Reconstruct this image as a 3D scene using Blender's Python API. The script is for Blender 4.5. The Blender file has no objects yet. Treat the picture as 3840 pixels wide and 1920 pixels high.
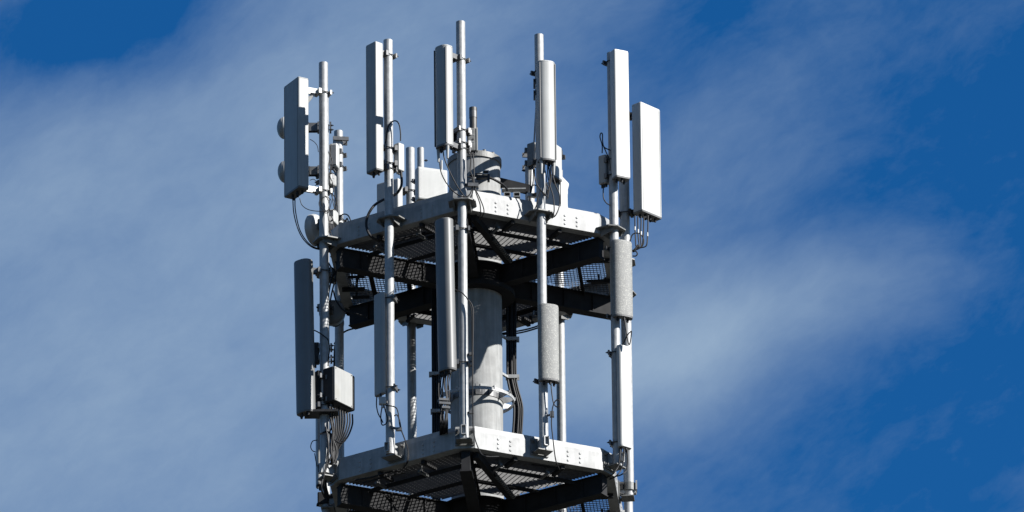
import bpy, bmesh, math, random
from mathutils import Vector, Matrix
random.seed(7)
R = math.radians
scene = bpy.context.scene
col = scene.collection

# ------------------------------------------------------------------ camera, sky, sun, exposure
EL = 0.40721           # the camera looks up 23.3 degrees
ROLL = -0.009424
D = 400.0 / 3.0        # metres from the lens to the middle of the upper platform
FPX = 40000.0
CE, SE = math.cos(EL), math.sin(EL)
GROUND = -54.4
cam = bpy.data.objects.new('camera', bpy.data.cameras.new('camera'))
col.objects.link(cam)
cam.data.sensor_width = 36.0
cam.data.lens = 36.0 * FPX / 3840.0
cam.data.clip_start = 1.0
cam.data.clip_end = 12000.0
cam.data.shift_x = (1920 - 1783) / 3840.0
cam.data.shift_y = (1000 - 960) / 3840.0
cam.location = (0, -D * CE, -D * SE)
_b = Matrix(((1, 0, 0), (0, -SE, -CE), (0, CE, -SE)))       # columns: right, up, back
cam.rotation_euler = (_b @ Matrix.Rotation(-ROLL * -1.0, 3, 'Z')).to_euler()
scene.camera = cam

SUN_AZ, SUN_EL = R(66.5), R(34)      # azimuth to the right of the direction towards the camera
sdir = Vector((math.sin(SUN_AZ) * math.cos(SUN_EL), -math.cos(SUN_AZ) * math.cos(SUN_EL), math.sin(SUN_EL)))
sun = bpy.data.objects.new('sun', bpy.data.lights.new('sun', 'SUN'))
col.objects.link(sun)
sun.data.energy = 5.0
sun.data.angle = R(0.5)
sun.data.color = (1.0, 0.975, 0.935)
sun.rotation_euler = sdir.to_track_quat('Z', 'Y').to_euler()
sun.location = sdir * 60

world = bpy.data.worlds.new('World')
scene.world = world
world.use_nodes = True
wt = world.node_tree
for n in list(wt.nodes):
    wt.nodes.remove(n)

def wn(t, **kw):
    n = wt.nodes.new(t)
    for k, v in kw.items():
        setattr(n, k, v)
    return n

def wl(a, b):
    wt.links.new(a, b)

out = wn('ShaderNodeOutputWorld')
bg = wn('ShaderNodeBackground')
bg.inputs['Strength'].default_value = 0.05
wl(bg.outputs[0], out.inputs[0])
sky = wn('ShaderNodeTexSky', sky_type='NISHITA', sun_disc=False)
sky.sun_elevation = SUN_EL
sky.sun_rotation = math.atan2(sdir.x, sdir.y)
sky.altitude = 1500
sky.air_density = 1.0
sky.dust_density = 0.2
sky.ozone_density = 2.5
tint = wn('ShaderNodeMixRGB', blend_type='MULTIPLY')
tint.inputs[0].default_value = 1.0
tint.inputs[2].default_value = (0.075, 0.475, 0.84, 1)
wl(sky.outputs[0], tint.inputs[1])
# thin cirrus: a cloud cover over the whole sky, in world directions
tc = wn('ShaderNodeTexCoord')
def dot(v):
    n = wn('ShaderNodeVectorMath', operation='DOT_PRODUCT')
    wl(tc.outputs['Generated'], n.inputs[0])
    n.inputs[1].default_value = v
    return n.outputs['Value']
K = FPX / 3840.0
comb = wn('ShaderNodeCombineXYZ')
wl(dot((K, 0, 0)), comb.inputs[0])
wl(dot((0, -SE * K, CE * K)), comb.inputs[1])
sub = wn('ShaderNodeMath', operation='SUBTRACT')
wl(dot((0, CE * K, SE * K)), sub.inputs[0]); sub.inputs[1].default_value = K
wl(sub.outputs[0], comb.inputs[2])
warp = wn('ShaderNodeTexNoise'); warp.inputs['Scale'].default_value = 5.0; warp.inputs['Detail'].default_value = 7
wl(comb.outputs[0], warp.inputs['Vector'])
wsub = wn('ShaderNodeVectorMath', operation='SUBTRACT'); wl(warp.outputs['Color'], wsub.inputs[0]); wsub.inputs[1].default_value = (0.5, 0.5, 0.5)
wsc = wn('ShaderNodeVectorMath', operation='SCALE'); wl(wsub.outputs[0], wsc.inputs[0]); wsc.inputs['Scale'].default_value = 0.085
P = wn('ShaderNodeVectorMath', operation='ADD'); wl(comb.outputs[0], P.inputs[0]); wl(wsc.outputs[0], P.inputs[1])

def addv(a, b):
    n = wn('ShaderNodeMath', operation='ADD')
    wl(a, n.inputs[0])
    if isinstance(b, float):
        n.inputs[1].default_value = b
    else:
        wl(b, n.inputs[1])
    return n.outputs[0]

def mulv(a, k):
    n = wn('ShaderNodeMath', operation='MULTIPLY'); wl(a, n.inputs[0]); n.inputs[1].default_value = k
    return n.outputs[0]

def cnoise(scale, stretch, ang, detail, rough=0.5, seed=0.0):
    m = wn('ShaderNodeMapping'); m.vector_type = 'TEXTURE'
    m.inputs['Rotation'].default_value = (0, 0, R(ang)); m.inputs['Scale'].default_value = (stretch, 1, 1)
    m.inputs['Location'].default_value = (seed, seed * 0.7, seed * 1.3)
    wl(P.outputs[0], m.inputs['Vector'])
    n = wn('ShaderNodeTexNoise'); n.inputs['Scale'].default_value = scale
    n.inputs['Detail'].default_value = detail; n.inputs['Roughness'].default_value = rough
    wl(m.outputs[0], n.inputs['Vector'])
    return n.outputs['Fac']

acc = addv(mulv(cnoise(6.5, 2.2, 27, 7, 0.55, 3.1), 0.30), -0.15 + 0.33)
acc = addv(acc, addv(mulv(cnoise(19.0, 1.9, 30, 8, 0.62, 1.7), 0.34), -0.17))
acc = addv(acc, addv(mulv(cnoise(55.0, 2.0, 34, 7, 0.65, 5.3), 0.17), -0.085))
# thin and thick places of the cloud sheet: x, y, rx, ry, slant, weight (x 0..2576 to the right, y down; one unit = 0.0021 degrees of sky)
CLOUDS = [
    (1800, 880, 420, 130, 27, 0.12), (2080, 560, 330, 90, 20, -0.10), (2250, 700, 260, 80, 20, 0.08),
    (350, 1150, 620, 330, 10, 0.13), (290, 40, 260, 110, 22, -0.20),
    (569, 771, 900, 900, 0, 0.369), (2726, 389, 900, 900, 0, -0.335), (1719, 899, 300, 136, 25, 0.472), (281, 7, 300, 136, 25, -0.473), (2007, 1408, 900, 409, 25, -0.26),
    (1719, 135, 300, 136, 25, -0.21), (857, 1281, 300, 300, 0, -0.176), (1432, 771, 300, 136, 25, 0.132), (2151, 771, 300, 136, 25, 0.258), (1000, 135, 300, 136, 25, 0.146),
    (1432, 517, 170, 170, 0, -0.119), (425, 135, 300, 136, 25, -0.216), (1432, 1153, 300, 136, 25, -0.093), (-150, 7, 170, 170, 0, -0.162), (569, 899, 170, 170, 0, -0.063),
    (1288, 262, 170, 170, 0, -0.062), (-6, 517, 300, 136, 25, 0.116), (857, 389, 170, 170, 0, 0.109), (-6, 1153, 170, 170, 0, 0.101), (1432, 899, 300, 136, 25, 0.183),
    (1863, 771, 170, 170, 0, 0.131), (-6, 135, 170, 170, 0, -0.126), (1000, -120, 300, 136, 25, 0.138), (569, 262, 300, 136, 25, 0.072), (1144, 1153, 170, 170, 0, -0.078),
    (1863, 1408, 300, 136, 25, 0.156), (1863, 389, 170, 170, 0, 0.046), (1719, -120, 170, 170, 0, -0.121), (1144, 771, 170, 170, 0, 0.05), (-150, 899, 170, 170, 0, 0.11),
]
for x, y, rx, ry, a, w in CLOUDS:
    m = wn('ShaderNodeMapping'); m.vector_type = 'TEXTURE'
    m.inputs['Location'].default_value = ((x - 1196) / 2576, (671 - y) / 2576, 0)
    m.inputs['Rotation'].default_value = (0, 0, R(a)); m.inputs['Scale'].default_value = (rx / 2576, ry / 2576, 0.5)
    wl(P.outputs[0], m.inputs['Vector'])
    g = wn('ShaderNodeVectorMath', operation='DOT_PRODUCT')
    wl(m.outputs[0], g.inputs[0]); wl(m.outputs[0], g.inputs[1])
    e = wn('ShaderNodeMath', operation='POWER'); e.inputs[0].default_value = math.exp(-1)
    wl(g.outputs['Value'], e.inputs[1])
    acc = addv(acc, mulv(e.outputs[0], w))
ramp = wn('ShaderNodeMapRange', interpolation_type='LINEAR')
wl(acc, ramp.inputs[0])
ramp.inputs[1].default_value = 0.02; ramp.inputs[2].default_value = 0.98
ramp.inputs[3].default_value = 0.0; ramp.inputs[4].default_value = 1.0
cmix = wn('ShaderNodeMixRGB', blend_type='MIX')
wl(ramp.outputs[0], cmix.inputs[0]); wl(tint.outputs[0], cmix.inputs[1])
cmix.inputs[2].default_value = (2.32, 3.28, 4.6, 1)
wl(cmix.outputs[0], bg.inputs['Color'])

scene.view_settings.view_transform = 'Standard'
scene.view_settings.look = 'None'
scene.view_settings.exposure = 1.3
scene.view_settings.gamma = 1.0
scene.cycles.max_bounces = 6
scene.cycles.diffuse_bounces = 3

# ------------------------------------------------------------------ materials
def mat(name, base, rough=0.5, metal=0.0, var=0.12, vscale=18.0, streak=0.0, bump=0.0, bscale=60.0, spec=0.5, speck=None, stain=None):
    m = bpy.data.materials.new(name); m.use_nodes = True
    nt = m.node_tree; N = nt.nodes; L = nt.links
    b = N['Principled BSDF']
    b.inputs['Roughness'].default_value = rough; b.inputs['Metallic'].default_value = metal
    b.inputs['Specular IOR Level'].default_value = spec
    t = N.new('ShaderNodeTexCoord'); geo = N.new('ShaderNodeNewGeometry')
    n1 = N.new('ShaderNodeTexNoise'); n1.inputs['Scale'].default_value = vscale; n1.inputs['Detail'].default_value = 5
    L.new(geo.outputs['Position'], n1.inputs['Vector'])
    r1 = N.new('ShaderNodeMapRange'); L.new(n1.outputs['Fac'], r1.inputs[0])
    r1.inputs[1].default_value = 0.3; r1.inputs[2].default_value = 0.7; r1.inputs[3].default_value = 1 - var; r1.inputs[4].default_value = 1 + var
    fac = r1.outputs[0]
    def times(a, bb):
        q = N.new('ShaderNodeMath'); q.operation = 'MULTIPLY'; L.new(a, q.inputs[0]); L.new(bb, q.inputs[1]); return q.outputs[0]
    if streak:
        mp = N.new('ShaderNodeMapping'); mp.inputs['Scale'].default_value = (1, 1, 0.06); L.new(geo.outputs['Position'], mp.inputs[0])
        n2 = N.new('ShaderNodeTexNoise'); n2.inputs['Scale'].default_value = 26; n2.inputs['Detail'].default_value = 4; L.new(mp.outputs[0], n2.inputs['Vector'])
        r2 = N.new('ShaderNodeMapRange'); L.new(n2.outputs['Fac'], r2.inputs[0]); r2.inputs[1].default_value = 0.35; r2.inputs[2].default_value = 0.7
        r2.inputs[3].default_value = 1.0; r2.inputs[4].default_value = 1 - streak
        fac = times(fac, r2.outputs[0])
    cm = N.new('ShaderNodeVectorMath'); cm.operation = 'SCALE'; cm.inputs[0].default_value = base; L.new(fac, cm.inputs['Scale'])
    cur = cm.outputs[0]
    def blotch(cur, scale, lo, hi, colour, detail=4):
        n3 = N.new('ShaderNodeTexNoise'); n3.inputs['Scale'].default_value = scale; n3.inputs['Detail'].default_value = detail
        L.new(geo.outputs['Position'], n3.inputs['Vector'])
        r3 = N.new('ShaderNodeMapRange'); L.new(n3.outputs['Fac'], r3.inputs[0]); r3.inputs[1].default_value = lo; r3.inputs[2].default_value = hi
        mx = N.new('ShaderNodeMixRGB'); L.new(r3.outputs[0], mx.inputs[0]); L.new(cur, mx.inputs[1]); mx.inputs[2].default_value = (*colour, 1)
        return mx.outputs[0]
    if speck:
        cur = blotch(cur, *speck)
    if stain:
        cur = blotch(cur, *stain)
    L.new(cur, b.inputs['Base Color'])
    if bump:
        nb = N.new('ShaderNodeTexNoise'); nb.inputs['Scale'].default_value = bscale; nb.inputs['Detail'].default_value = 3
        L.new(geo.outputs['Position'], nb.inputs['Vector'])
        bp = N.new('ShaderNodeBump'); bp.inputs['Strength'].default_value = bump; bp.inputs['Distance'].default_value = 0.01
        L.new(nb.outputs['Fac'], bp.inputs['Height']); L.new(bp.outputs[0], b.inputs['Normal'])
    return m

M = dict(
    galv=mat('galvanised_pipe', (0.27, 0.275, 0.275), 0.5, 0.10, 0.16, 16, streak=0.25, bump=0.10, bscale=45),
    galv_dull=mat('galvanised_dull', (0.122, 0.123, 0.118), 0.55, 0.15, 0.2, 22, streak=0.15, bump=0.1),
    beam=mat('galvanised_beam', (0.225, 0.228, 0.226), 0.55, 0.1, 0.16, 7, streak=0.22, bump=0.08, bscale=12, stain=(5.0, 0.55, 0.70, (0.150, 0.150, 0.150))),
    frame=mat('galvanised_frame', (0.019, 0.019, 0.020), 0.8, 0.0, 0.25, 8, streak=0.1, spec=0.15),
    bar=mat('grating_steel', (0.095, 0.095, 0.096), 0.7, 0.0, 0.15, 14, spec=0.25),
    shaft=mat('weathered_shaft', (0.215, 0.218, 0.214), 0.75, 0.0, 0.16, 7, streak=0.30, bump=0.15, bscale=30, stain=(2.2, 0.55, 0.75, (0.156, 0.153, 0.143))),
    radome=mat('radome_grey', (0.238, 0.242, 0.236), 0.5, 0.0, 0.05, 6, streak=0.13, stain=(3.0, 0.58, 0.8, (0.196, 0.194, 0.171))),
    radome_white=mat('radome_white', (0.325, 0.328, 0.318), 0.45, 0.0, 0.04, 6, streak=0.10),
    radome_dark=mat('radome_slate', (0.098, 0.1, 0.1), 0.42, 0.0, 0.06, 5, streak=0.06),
    speck=mat('radome_lichen', (0.135, 0.137, 0.132), 0.65, 0.0, 0.12, 14, speck=(70.0, 0.54, 0.68, (0.265, 0.262, 0.236)), bump=0.2, bscale=70),
    cap=mat('cap_plastic', (0.078, 0.078, 0.078), 0.5, 0.0, 0.05),
    white=mat('white_enclosure', (0.3, 0.303, 0.295), 0.5, 0.0, 0.04, 8, streak=0.05),
    bracket=mat('bracket_zinc', (0.085, 0.086, 0.087), 0.45, 0.3, 0.2, 25),
    dark=mat('dark_casting', (0.017, 0.017, 0.018), 0.55, 0.1, 0.3, 25, spec=0.25),
    cable=mat('cable_black', (0.008, 0.008, 0.009), 0.62, 0.0, 0.2, 40, spec=0.25),
    steel=mat('bright_steel', (0.294, 0.294, 0.281), 0.4, 0.3, 0.1, 30),
    rod=mat('dark_pipe', (0.045, 0.042, 0.037), 0.5, 0.1, 0.3, 20),
    tag=mat('cable_tag', (0.384, 0.384, 0.365), 0.5),
)

# ------------------------------------------------------------------ measuring and mesh helpers
_c, _s = math.cos(ROLL), math.sin(ROLL)
def at(px, row, y):
    """surveyed point: photo column and row at world depth y"""
    u, v = px - 1783.0, row - 1000.0
    U, V = _c * u + _s * v, -_s * u + _c * v
    w = -V / FPX
    z = (w * D + y * (w * CE + SE)) / (CE - w * SE)
    d = D + y * CE + z * SE
    return Vector((U * d / FPX, y, z))

def zrow(row, x, y):
    z = 0.0
    for _ in range(4):
        d = D + y * CE + z * SE
        U = FPX * x / d
        # row = 1000 + s*U + c*V
        V = (row - 1000.0 - _s * U) / _c
        w = -V / FPX
        z = (w * D + y * (w * CE + SE)) / (CE - w * SE)
    return z

class MB:
    def __init__(s):
        s.v = []; s.f = []; s.sm = []
    def add(s, verts, faces, smooth=False):
        o = len(s.v); s.v += [Vector(p) for p in verts]
        s.f += [tuple(i + o for i in f) for f in faces]; s.sm += [smooth] * len(faces)
        return s
    def box(s, c, size, X=(1, 0, 0), Y=None, Z=(0, 0, 1)):
        X = Vector(X).normalized(); Z = Vector(Z).normalized()
        Y = Vector(Y).normalized() if Y is not None else Z.cross(X).normalized()
        a, b, d = size[0] / 2, size[1] / 2, size[2] / 2
        c = Vector(c)
        vs = [c + X * a * i + Y * b * j + Z * d * k for k in (-1, 1) for j in (-1, 1) for i in (-1, 1)]
        return s.add(vs, [(0, 2, 3, 1), (4, 5, 7, 6), (0, 1, 5, 4), (2, 6, 7, 3), (0, 4, 6, 2), (1, 3, 7, 5)])
    def bar(s, p0, p1, w, h, up=(0, 0, 1)):
        p0, p1 = Vector(p0), Vector(p1); d = p1 - p0
        X = d.normalized(); up = Vector(up)
        Y = up.cross(X)
        if Y.length < 1e-4: Y = Vector((1, 0, 0))
        Y.normalize(); Z = X.cross(Y)
        return s.box((p0 + p1) / 2, (d.length, w, h), X, Y, Z)
    def cyl(s, p0, p1, r, n=16, r1=None, caps=True, smooth=True):
        p0, p1 = Vector(p0), Vector(p1); r1 = r if r1 is None else r1
        ax = (p1 - p0).normalized()
        a = ax.orthogonal().normalized(); b = ax.cross(a)
        vs = []
        for p, q in ((p0, r), (p1, r1)):
            vs += [p + (a * math.cos(2 * math.pi * i / n) + b * math.sin(2 * math.pi * i / n)) * q for i in range(n)]
        s.add(vs, [(i, (i + 1) % n, n + (i + 1) % n, n + i) for i in range(n)], smooth)
        if caps:
            o = len(s.v) - 2 * n
            s.f += [tuple(o + i for i in reversed(range(n))), tuple(o + n + i for i in range(n))]; s.sm += [False, False]
        return s
    def lathe(s, c, ax, prof, n=28, smooth=True):
        c = Vector(c); ax = Vector(ax).normalized(); a = ax.orthogonal().normalized(); b = ax.cross(a)
        vs = []
        for h, r in prof:
            vs += [c + ax * h + (a * math.cos(2 * math.pi * i / n) + b * math.sin(2 * math.pi * i / n)) * max(r, 1e-4) for i in range(n)]
        fs = [(k * n + i, k * n + (i + 1) % n, (k + 1) * n + (i + 1) % n, (k + 1) * n + i) for k in range(len(prof) - 1) for i in range(n)]
        return s.add(vs, fs, smooth)
    def prism(s, poly, base, T, N_, Zax, h0, h1, smooth=False, inset0=0.0, inset1=0.0):
        """polygon in (T,N_) about base, swept along Zax from h0 to h1"""
        T, N_, Zax = Vector(T), Vector(N_), Vector(Zax); base = Vector(base); n = len(poly)
        vs = []
        for h, i_ in ((h0, inset0), (h1, inset1)):
            vs += [base + T * (p[0] * (1 - i_)) + N_ * (p[1] * (1 - i_)) + Zax * h for p in poly]
        s.add(vs, [(i, (i + 1) % n, n + (i + 1) % n, n + i) for i in range(n)], smooth)
        o = len(s.v) - 2 * n
        s.f += [tuple(o + i for i in reversed(range(n))), tuple(o + n + i for i in range(n))]; s.sm += [False, False]
        return s
    def tube(s, pts, r, n=7, sub=7):
        pts = [Vector(p) for p in pts]
        P_ = []
        if len(pts) > 2:
            ext = [pts[0] * 2 - pts[1]] + pts + [pts[-1] * 2 - pts[-2]]
            for i in range(1, len(ext) - 2):
                p0, p1, p2, p3 = ext[i - 1:i + 3]
                for k in range(sub):
                    t = k / sub
                    P_.append(0.5 * ((2 * p1) + (p2 - p0) * t + (2 * p0 - 5 * p1 + 4 * p2 - p3) * t * t + (3 * p1 - p0 - 3 * p2 + p3) * t ** 3))
            P_.append(pts[-1])
        else:
            P_ = pts
        vs = []; a = None
        for i, p in enumerate(P_):
            d = (P_[min(i + 1, len(P_) - 1)] - P_[max(i - 1, 0)]).normalized()
            a = d.orthogonal().normalized() if a is None else (a - d * a.dot(d)).normalized()
            b = d.cross(a)
            vs += [p + (a * math.cos(2 * math.pi * k / n) + b * math.sin(2 * math.pi * k / n)) * r for k in range(n)]
        m = len(P_)
        s.add(vs, [(i * n + k, i * n + (k + 1) % n, (i + 1) * n + (k + 1) % n, (i + 1) * n + k) for i in range(m - 1) for k in range(n)], True)
        o = len(s.v) - m * n
        s.f += [tuple(o + k for k in reversed(range(n))), tuple(o + (m - 1) * n + k for k in range(n))]; s.sm += [False, False]
        return s
    def dome(s, c, ax, r, n=10, k=4, flat=0.6):
        prof = [(r * flat * math.sin(i * math.pi / 2 / k), r * math.cos(i * math.pi / 2 / k)) for i in range(k + 1)]
        return s.lathe(c, ax, prof, n)
    def build(s, name, m, parent=None, bevel=0.0):
        origin = Vector(parent['_o']) if parent is not None else (s.v[0] if s.v else Vector())
        me = bpy.data.meshes.new(name)
        if parent is None:
            origin = Vector((sum(p.x for p in s.v) / len(s.v), sum(p.y for p in s.v) / len(s.v), min(p.z for p in s.v)))
        me.from_pydata([tuple(p - origin) for p in s.v], [], s.f)
        bm = bmesh.new(); bm.from_mesh(me); bmesh.ops.recalc_face_normals(bm, faces=bm.faces); bm.to_mesh(me); bm.free()
        me.polygons.foreach_set('use_smooth', s.sm)
        if any(s.sm): me.set_sharp_from_angle(angle=R(35))
        me.materials.append(M[m] if isinstance(m, str) else m)
        o = bpy.data.objects.new(name, me); col.objects.link(o)
        if parent is not None:
            o.parent = parent
            if parent.type == 'MESH':
                pass
        else:
            o.location = origin
        o['_o'] = tuple(origin)
        if bevel:
            md = o.modifiers.new('bevel', 'BEVEL'); md.width = bevel; md.segments = 2; md.limit_method = 'ANGLE'; md.angle_limit = R(40)
        return o

def thing(name, label, cat, loc, group=None):
    o = bpy.data.objects.new(name, None); col.objects.link(o)
    o.location = loc; o['label'] = label; o['category'] = cat; o['_o'] = tuple(loc); o.empty_display_size = 0.2
    if group: o['group'] = group
    return o

def rrect(w, t, r, n=4):
    out_ = []
    for cx, cy, a0 in ((w / 2 - r, t / 2 - r, 0), (-w / 2 + r, t / 2 - r, 90), (-w / 2 + r, -t / 2 + r, 180), (w / 2 - r, -t / 2 + r, 270)):
        for i in range(n + 1):
            a = R(a0 + 90 * i / n); out_.append((cx + r * math.cos(a), cy + r * math.sin(a)))
    return out_

def dprof(w, t, flat=0.3, n=14, p=2.6):
    """D section: flat back at -t/2, domed front at +t/2"""
    out_ = [(w / 2 * 0.94, -t / 2), (w / 2, -t / 2 + t * flat * 0.4)]
    for i in range(n + 1):
        a = math.pi * i / n
        ca, sa = math.cos(a), math.sin(a)
        out_.append((w / 2 * math.copysign(abs(ca) ** (2 / p), ca), -t / 2 + t * flat + t * (1 - flat) * abs(sa) ** (2 / p)))
    out_ += [(-w / 2, -t / 2 + t * flat * 0.4), (-w / 2 * 0.94, -t / 2)]
    return out_[::-1]

# ------------------------------------------------------------------ ground
g = MB()
n = 64
g.add([(0, 0, GROUND)] + [(6000 * math.cos(2 * math.pi * i / n), 6000 * math.sin(2 * math.pi * i / n), GROUND) for i in range(n)], [(0, 1 + i, 1 + (i + 1) % n) for i in range(n)])
go = g.build('ground', mat('dark_grassland', (0.018, 0.018, 0.013), 0.9, 0, 0.3, 0.05))
go['kind'] = 'structure'

# ------------------------------------------------------------------ hexagon frame of the platforms
PHI = R(4.32)
APO, CAP = 1.751, 1.951       # apothem of the long sides and of the cut corners
def nrm(deg_k, half):         # k-th corner (half = False) or k-th side (half = True)
    th = R(60 * deg_k + (30 if half else 0)) - PHI
    return th, Vector((math.sin(th), -math.cos(th), 0)), Vector((math.cos(th), math.sin(th), 0))
def isect(th1, d1, th2, d2):
    a, b, c, d = math.sin(th1), -math.cos(th1), math.sin(th2), -math.cos(th2)
    det = a * d - b * c
    return Vector(((d1 * d - b * d2) / det, (a * d2 - c * d1) / det, 0))
def ring_pts(inset):
    pts = []
    for k in range(6):
        tc_, _, _ = nrm(k, False)
        pts.append(isect(tc_, CAP - inset, tc_ - R(30), APO - inset))
        pts.append(isect(tc_, CAP - inset, tc_ + R(30), APO - inset))
    return pts                # 2k, 2k+1 = ends of corner k; 2k+1 .. 2k+2 = side k

def prof_beam(mb, pa, pb, ia, ib, zb, h):
    """folded beam face between outer points pa, pb (inner points ia, ib)"""
    U = Vector((0, 0, 1))
    def lerp(p, q, t): return p + (q - p) * t
    vs = []
    for p, q in ((pa, ia), (pb, ib)):
        vs += [p + U * zb, p + U * (zb + h * 0.76), lerp(p, q, 0.14) + U * (zb + h), lerp(p, q, 1.0) + U * (zb + h), lerp(p, q, 1.0) + U * (zb + h - 0.012),
               lerp(p, q, 0.16) + U * (zb + h - 0.012), lerp(p, q, 0.05) + U * (zb + h * 0.75), lerp(p, q, 0.05) + U * (zb + 0.014), q + U * (zb + 0.014), q + U * zb]
    n_ = 10
    fs = [(i, (i + 1) % n_, n_ + (i + 1) % n_, n_ + i) for i in range(n_)] + [tuple(range(n_))[::-1], tuple(range(n_, 2 * n_))]
    mb.add(vs, fs)

def platform(zb, h, label):
    root = thing('platform', label, 'platform', (0, 0, zb), 'hexagonal steel platforms round the shaft')
    outp, inp = ring_pts(0.0), ring_pts(0.13)
    for k in range(6):
        a, b = 2 * k + 1, (2 * k + 2) % 12
        th, nn, tt = nrm(k, True)
        m = MB(); prof_beam(m, outp[a], outp[b], inp[a], inp[b], zb, h)
        beam = m.build('edge_beam', 'beam', root)
        if k in (0, 5, 4, 1):
            for f in (0.18, 0.275, 0.725, 0.82):
                for hh in (0.16, 0.36, 0.56):
                    p = outp[a].lerp(outp[b], f) + Vector((0, 0, zb + h * hh)) + nn * 0.001
                    m = MB(); m.dome(p, nn, 0.016, 8, 3, 0.4)
                    m.build('bolt', 'beam', beam).parent = beam
        m = MB(); prof_beam(m, outp[2 * k], outp[2 * k + 1], inp[2 * k], inp[2 * k + 1], zb, h)
        corner = m.build('corner_plate', 'beam', root)
        # radial
        tc_, cn, ct = nrm(k, False)
        m = MB()
        r0, r1 = 0.30, CAP - 0.06
        p0, p1 = cn * r0, cn * r1
        up = Vector((0, 0, 1))
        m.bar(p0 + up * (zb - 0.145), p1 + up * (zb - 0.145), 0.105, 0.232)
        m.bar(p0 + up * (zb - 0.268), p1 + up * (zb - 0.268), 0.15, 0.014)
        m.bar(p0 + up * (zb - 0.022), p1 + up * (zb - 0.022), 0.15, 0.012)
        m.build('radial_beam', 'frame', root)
        for s in (-1, 1):
            for q in (0.75, 1.2, 1.6):
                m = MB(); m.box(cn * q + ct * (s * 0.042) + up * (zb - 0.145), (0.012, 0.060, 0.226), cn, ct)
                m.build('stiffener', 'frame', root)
        # grating panel of side k
        th, nn, tt = nrm(k, True)
        m = MB(); zg = zb + 0.028
        hw = lambda q: max(0.0, q * math.tan(R(30)) - 0.04)
        q = 0.46
        while q < APO - 0.06:
            w = hw(q)
            if q > APO - 0.135: w = min(w, (outp[b] - outp[a]).length / 2)
            m.box(nn * q + Vector((0, 0, zg)), (2 * w, 0.004, 0.032), tt, nn)
            q += 0.042
        s = -0.93
        while s < 0.94:
            q0 = max(0.46, (abs(s) + 0.04) / math.tan(R(30)))
            if q0 < APO - 0.1:
                m.box(nn * ((q0 + APO - 0.07) / 2) + tt * s + Vector((0, 0, zg)), (APO - 0.07 - q0, 0.006, 0.008), nn, tt)
            s += 0.062
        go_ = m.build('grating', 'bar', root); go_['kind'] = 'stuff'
        # bearer angles under the grating
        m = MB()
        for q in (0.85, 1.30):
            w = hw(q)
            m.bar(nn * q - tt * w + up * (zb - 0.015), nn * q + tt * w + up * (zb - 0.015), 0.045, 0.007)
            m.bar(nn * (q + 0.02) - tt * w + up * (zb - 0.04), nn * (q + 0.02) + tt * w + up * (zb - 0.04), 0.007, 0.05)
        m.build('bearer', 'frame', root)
        # cable cleats hanging beneath the edge
        for f in (0.25, 0.62):
            p = outp[a].lerp(outp[b], f) - nn * 0.22 + up * (zb - 0.05)
            m = MB(); m.box(p, (0.035, 0.02, 0.10), tt, nn); m.bar(p - up * 0.03 - nn * 0.16, p - up * 0.03 + nn * 0.05, 0.03, 0.03)
            m.build('cable_cleat', 'bracket' if k in (0, 5) else 'frame', root)
        for f in (0.33, 0.7):
            p = outp[a].lerp(outp[b], f) + up * (zb - 0.03)
            m = MB(); m.bar(p - nn * 0.05, p - nn * 0.33, 0.045, 0.045)
            m.build('outrigger', 'frame', root)
    # hub round the shaft
    m = MB(); m.lathe((0, 0, zb), (0, 0, 1), [(-0.02, 0.335), (-0.02, 0.47), (-0.036, 0.47), (-0.036, 0.40), (-0.28, 0.40), (-0.28, 0.49), (-0.345, 0.49), (-0.345, 0.335)], 40, False)
    m.build('hub_collar', 'frame', root)
    return root, outp

up = Vector((0, 0, 1))
ZT, ZB = -0.088, -3.253
plat_top, OUT = platform(ZT, 0.28, 'upper hexagonal steel platform with grating deck, halfway up the picture')
plat_bot, _ = platform(ZB, 0.295, 'lower hexagonal steel platform at the bottom edge of the picture')

# ------------------------------------------------------------------ shaft
tower = thing('monopole', 'thick round grey steel shaft rising through the middle of both platforms', 'tower', (0, 0, GROUND))
m = MB(); m.lathe((0, 0, 0), up, [(GROUND, 0.62), (-20, 0.42), (-6, 0.33), (ZB - 0.3, 0.325), (0.62, 0.325)], 64)
m.build('shaft', 'shaft', tower)
m = MB(); m.lathe((0, 0, 0), up, [(0.62, 0.0), (0.62, 0.330), (0.80, 0.330), (1.02, 0.330), (1.06, 0.322), (1.37, 0.322), (1.37, 0.0)], 64)
m.build('top_section', 'shaft', tower)
m = MB(); m.lathe((0, 0, 0), up, [(1.37, 0.0), (1.37, 0.340), (1.445, 0.340), (1.445, 0.0)], 64, False)
fl = m.build('top_flange', 'galv_dull', tower)
for i in range(14):
    a = 2 * math.pi * i / 14 + 0.2
    m = MB(); m.cyl((0.30 * math.cos(a), 0.30 * math.sin(a), 1.445), (0.30 * math.cos(a), 0.30 * math.sin(a), 1.475), 0.022, 6, smooth=False)
    m.build('flange_bolt', 'bracket', fl).parent = fl
for z, r in ((0.80, 0.338), (0.50, 0.333), (-0.62 + 0.3, 0.333)):
    m = MB(); m.lathe((0, 0, 0), up, [(z - 0.012, 0.32), (z - 0.012, r), (z + 0.012, r), (z + 0.012, 0.32)], 48, False)
    m.build('band', 'bracket', tower)
m = MB()
zp = zrow(405, -0.01, 0)
m.lathe((-0.012, 0, 0), up, [(1.44, 0.047), (zp - 0.13, 0.047), (zp - 0.13, 0.05), (zp, 0.05), (zp, 0.0)], 20)
m.build('lightning_pipe', 'rod', tower)
m = MB(); m.lathe((-0.012, 0, 0), up, [(zp - 0.14, 0.051), (zp - 0.05, 0.051), (zp - 0.05, 0.048)], 20)
m.build('pipe_sleeve', 'bracket', tower)
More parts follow.
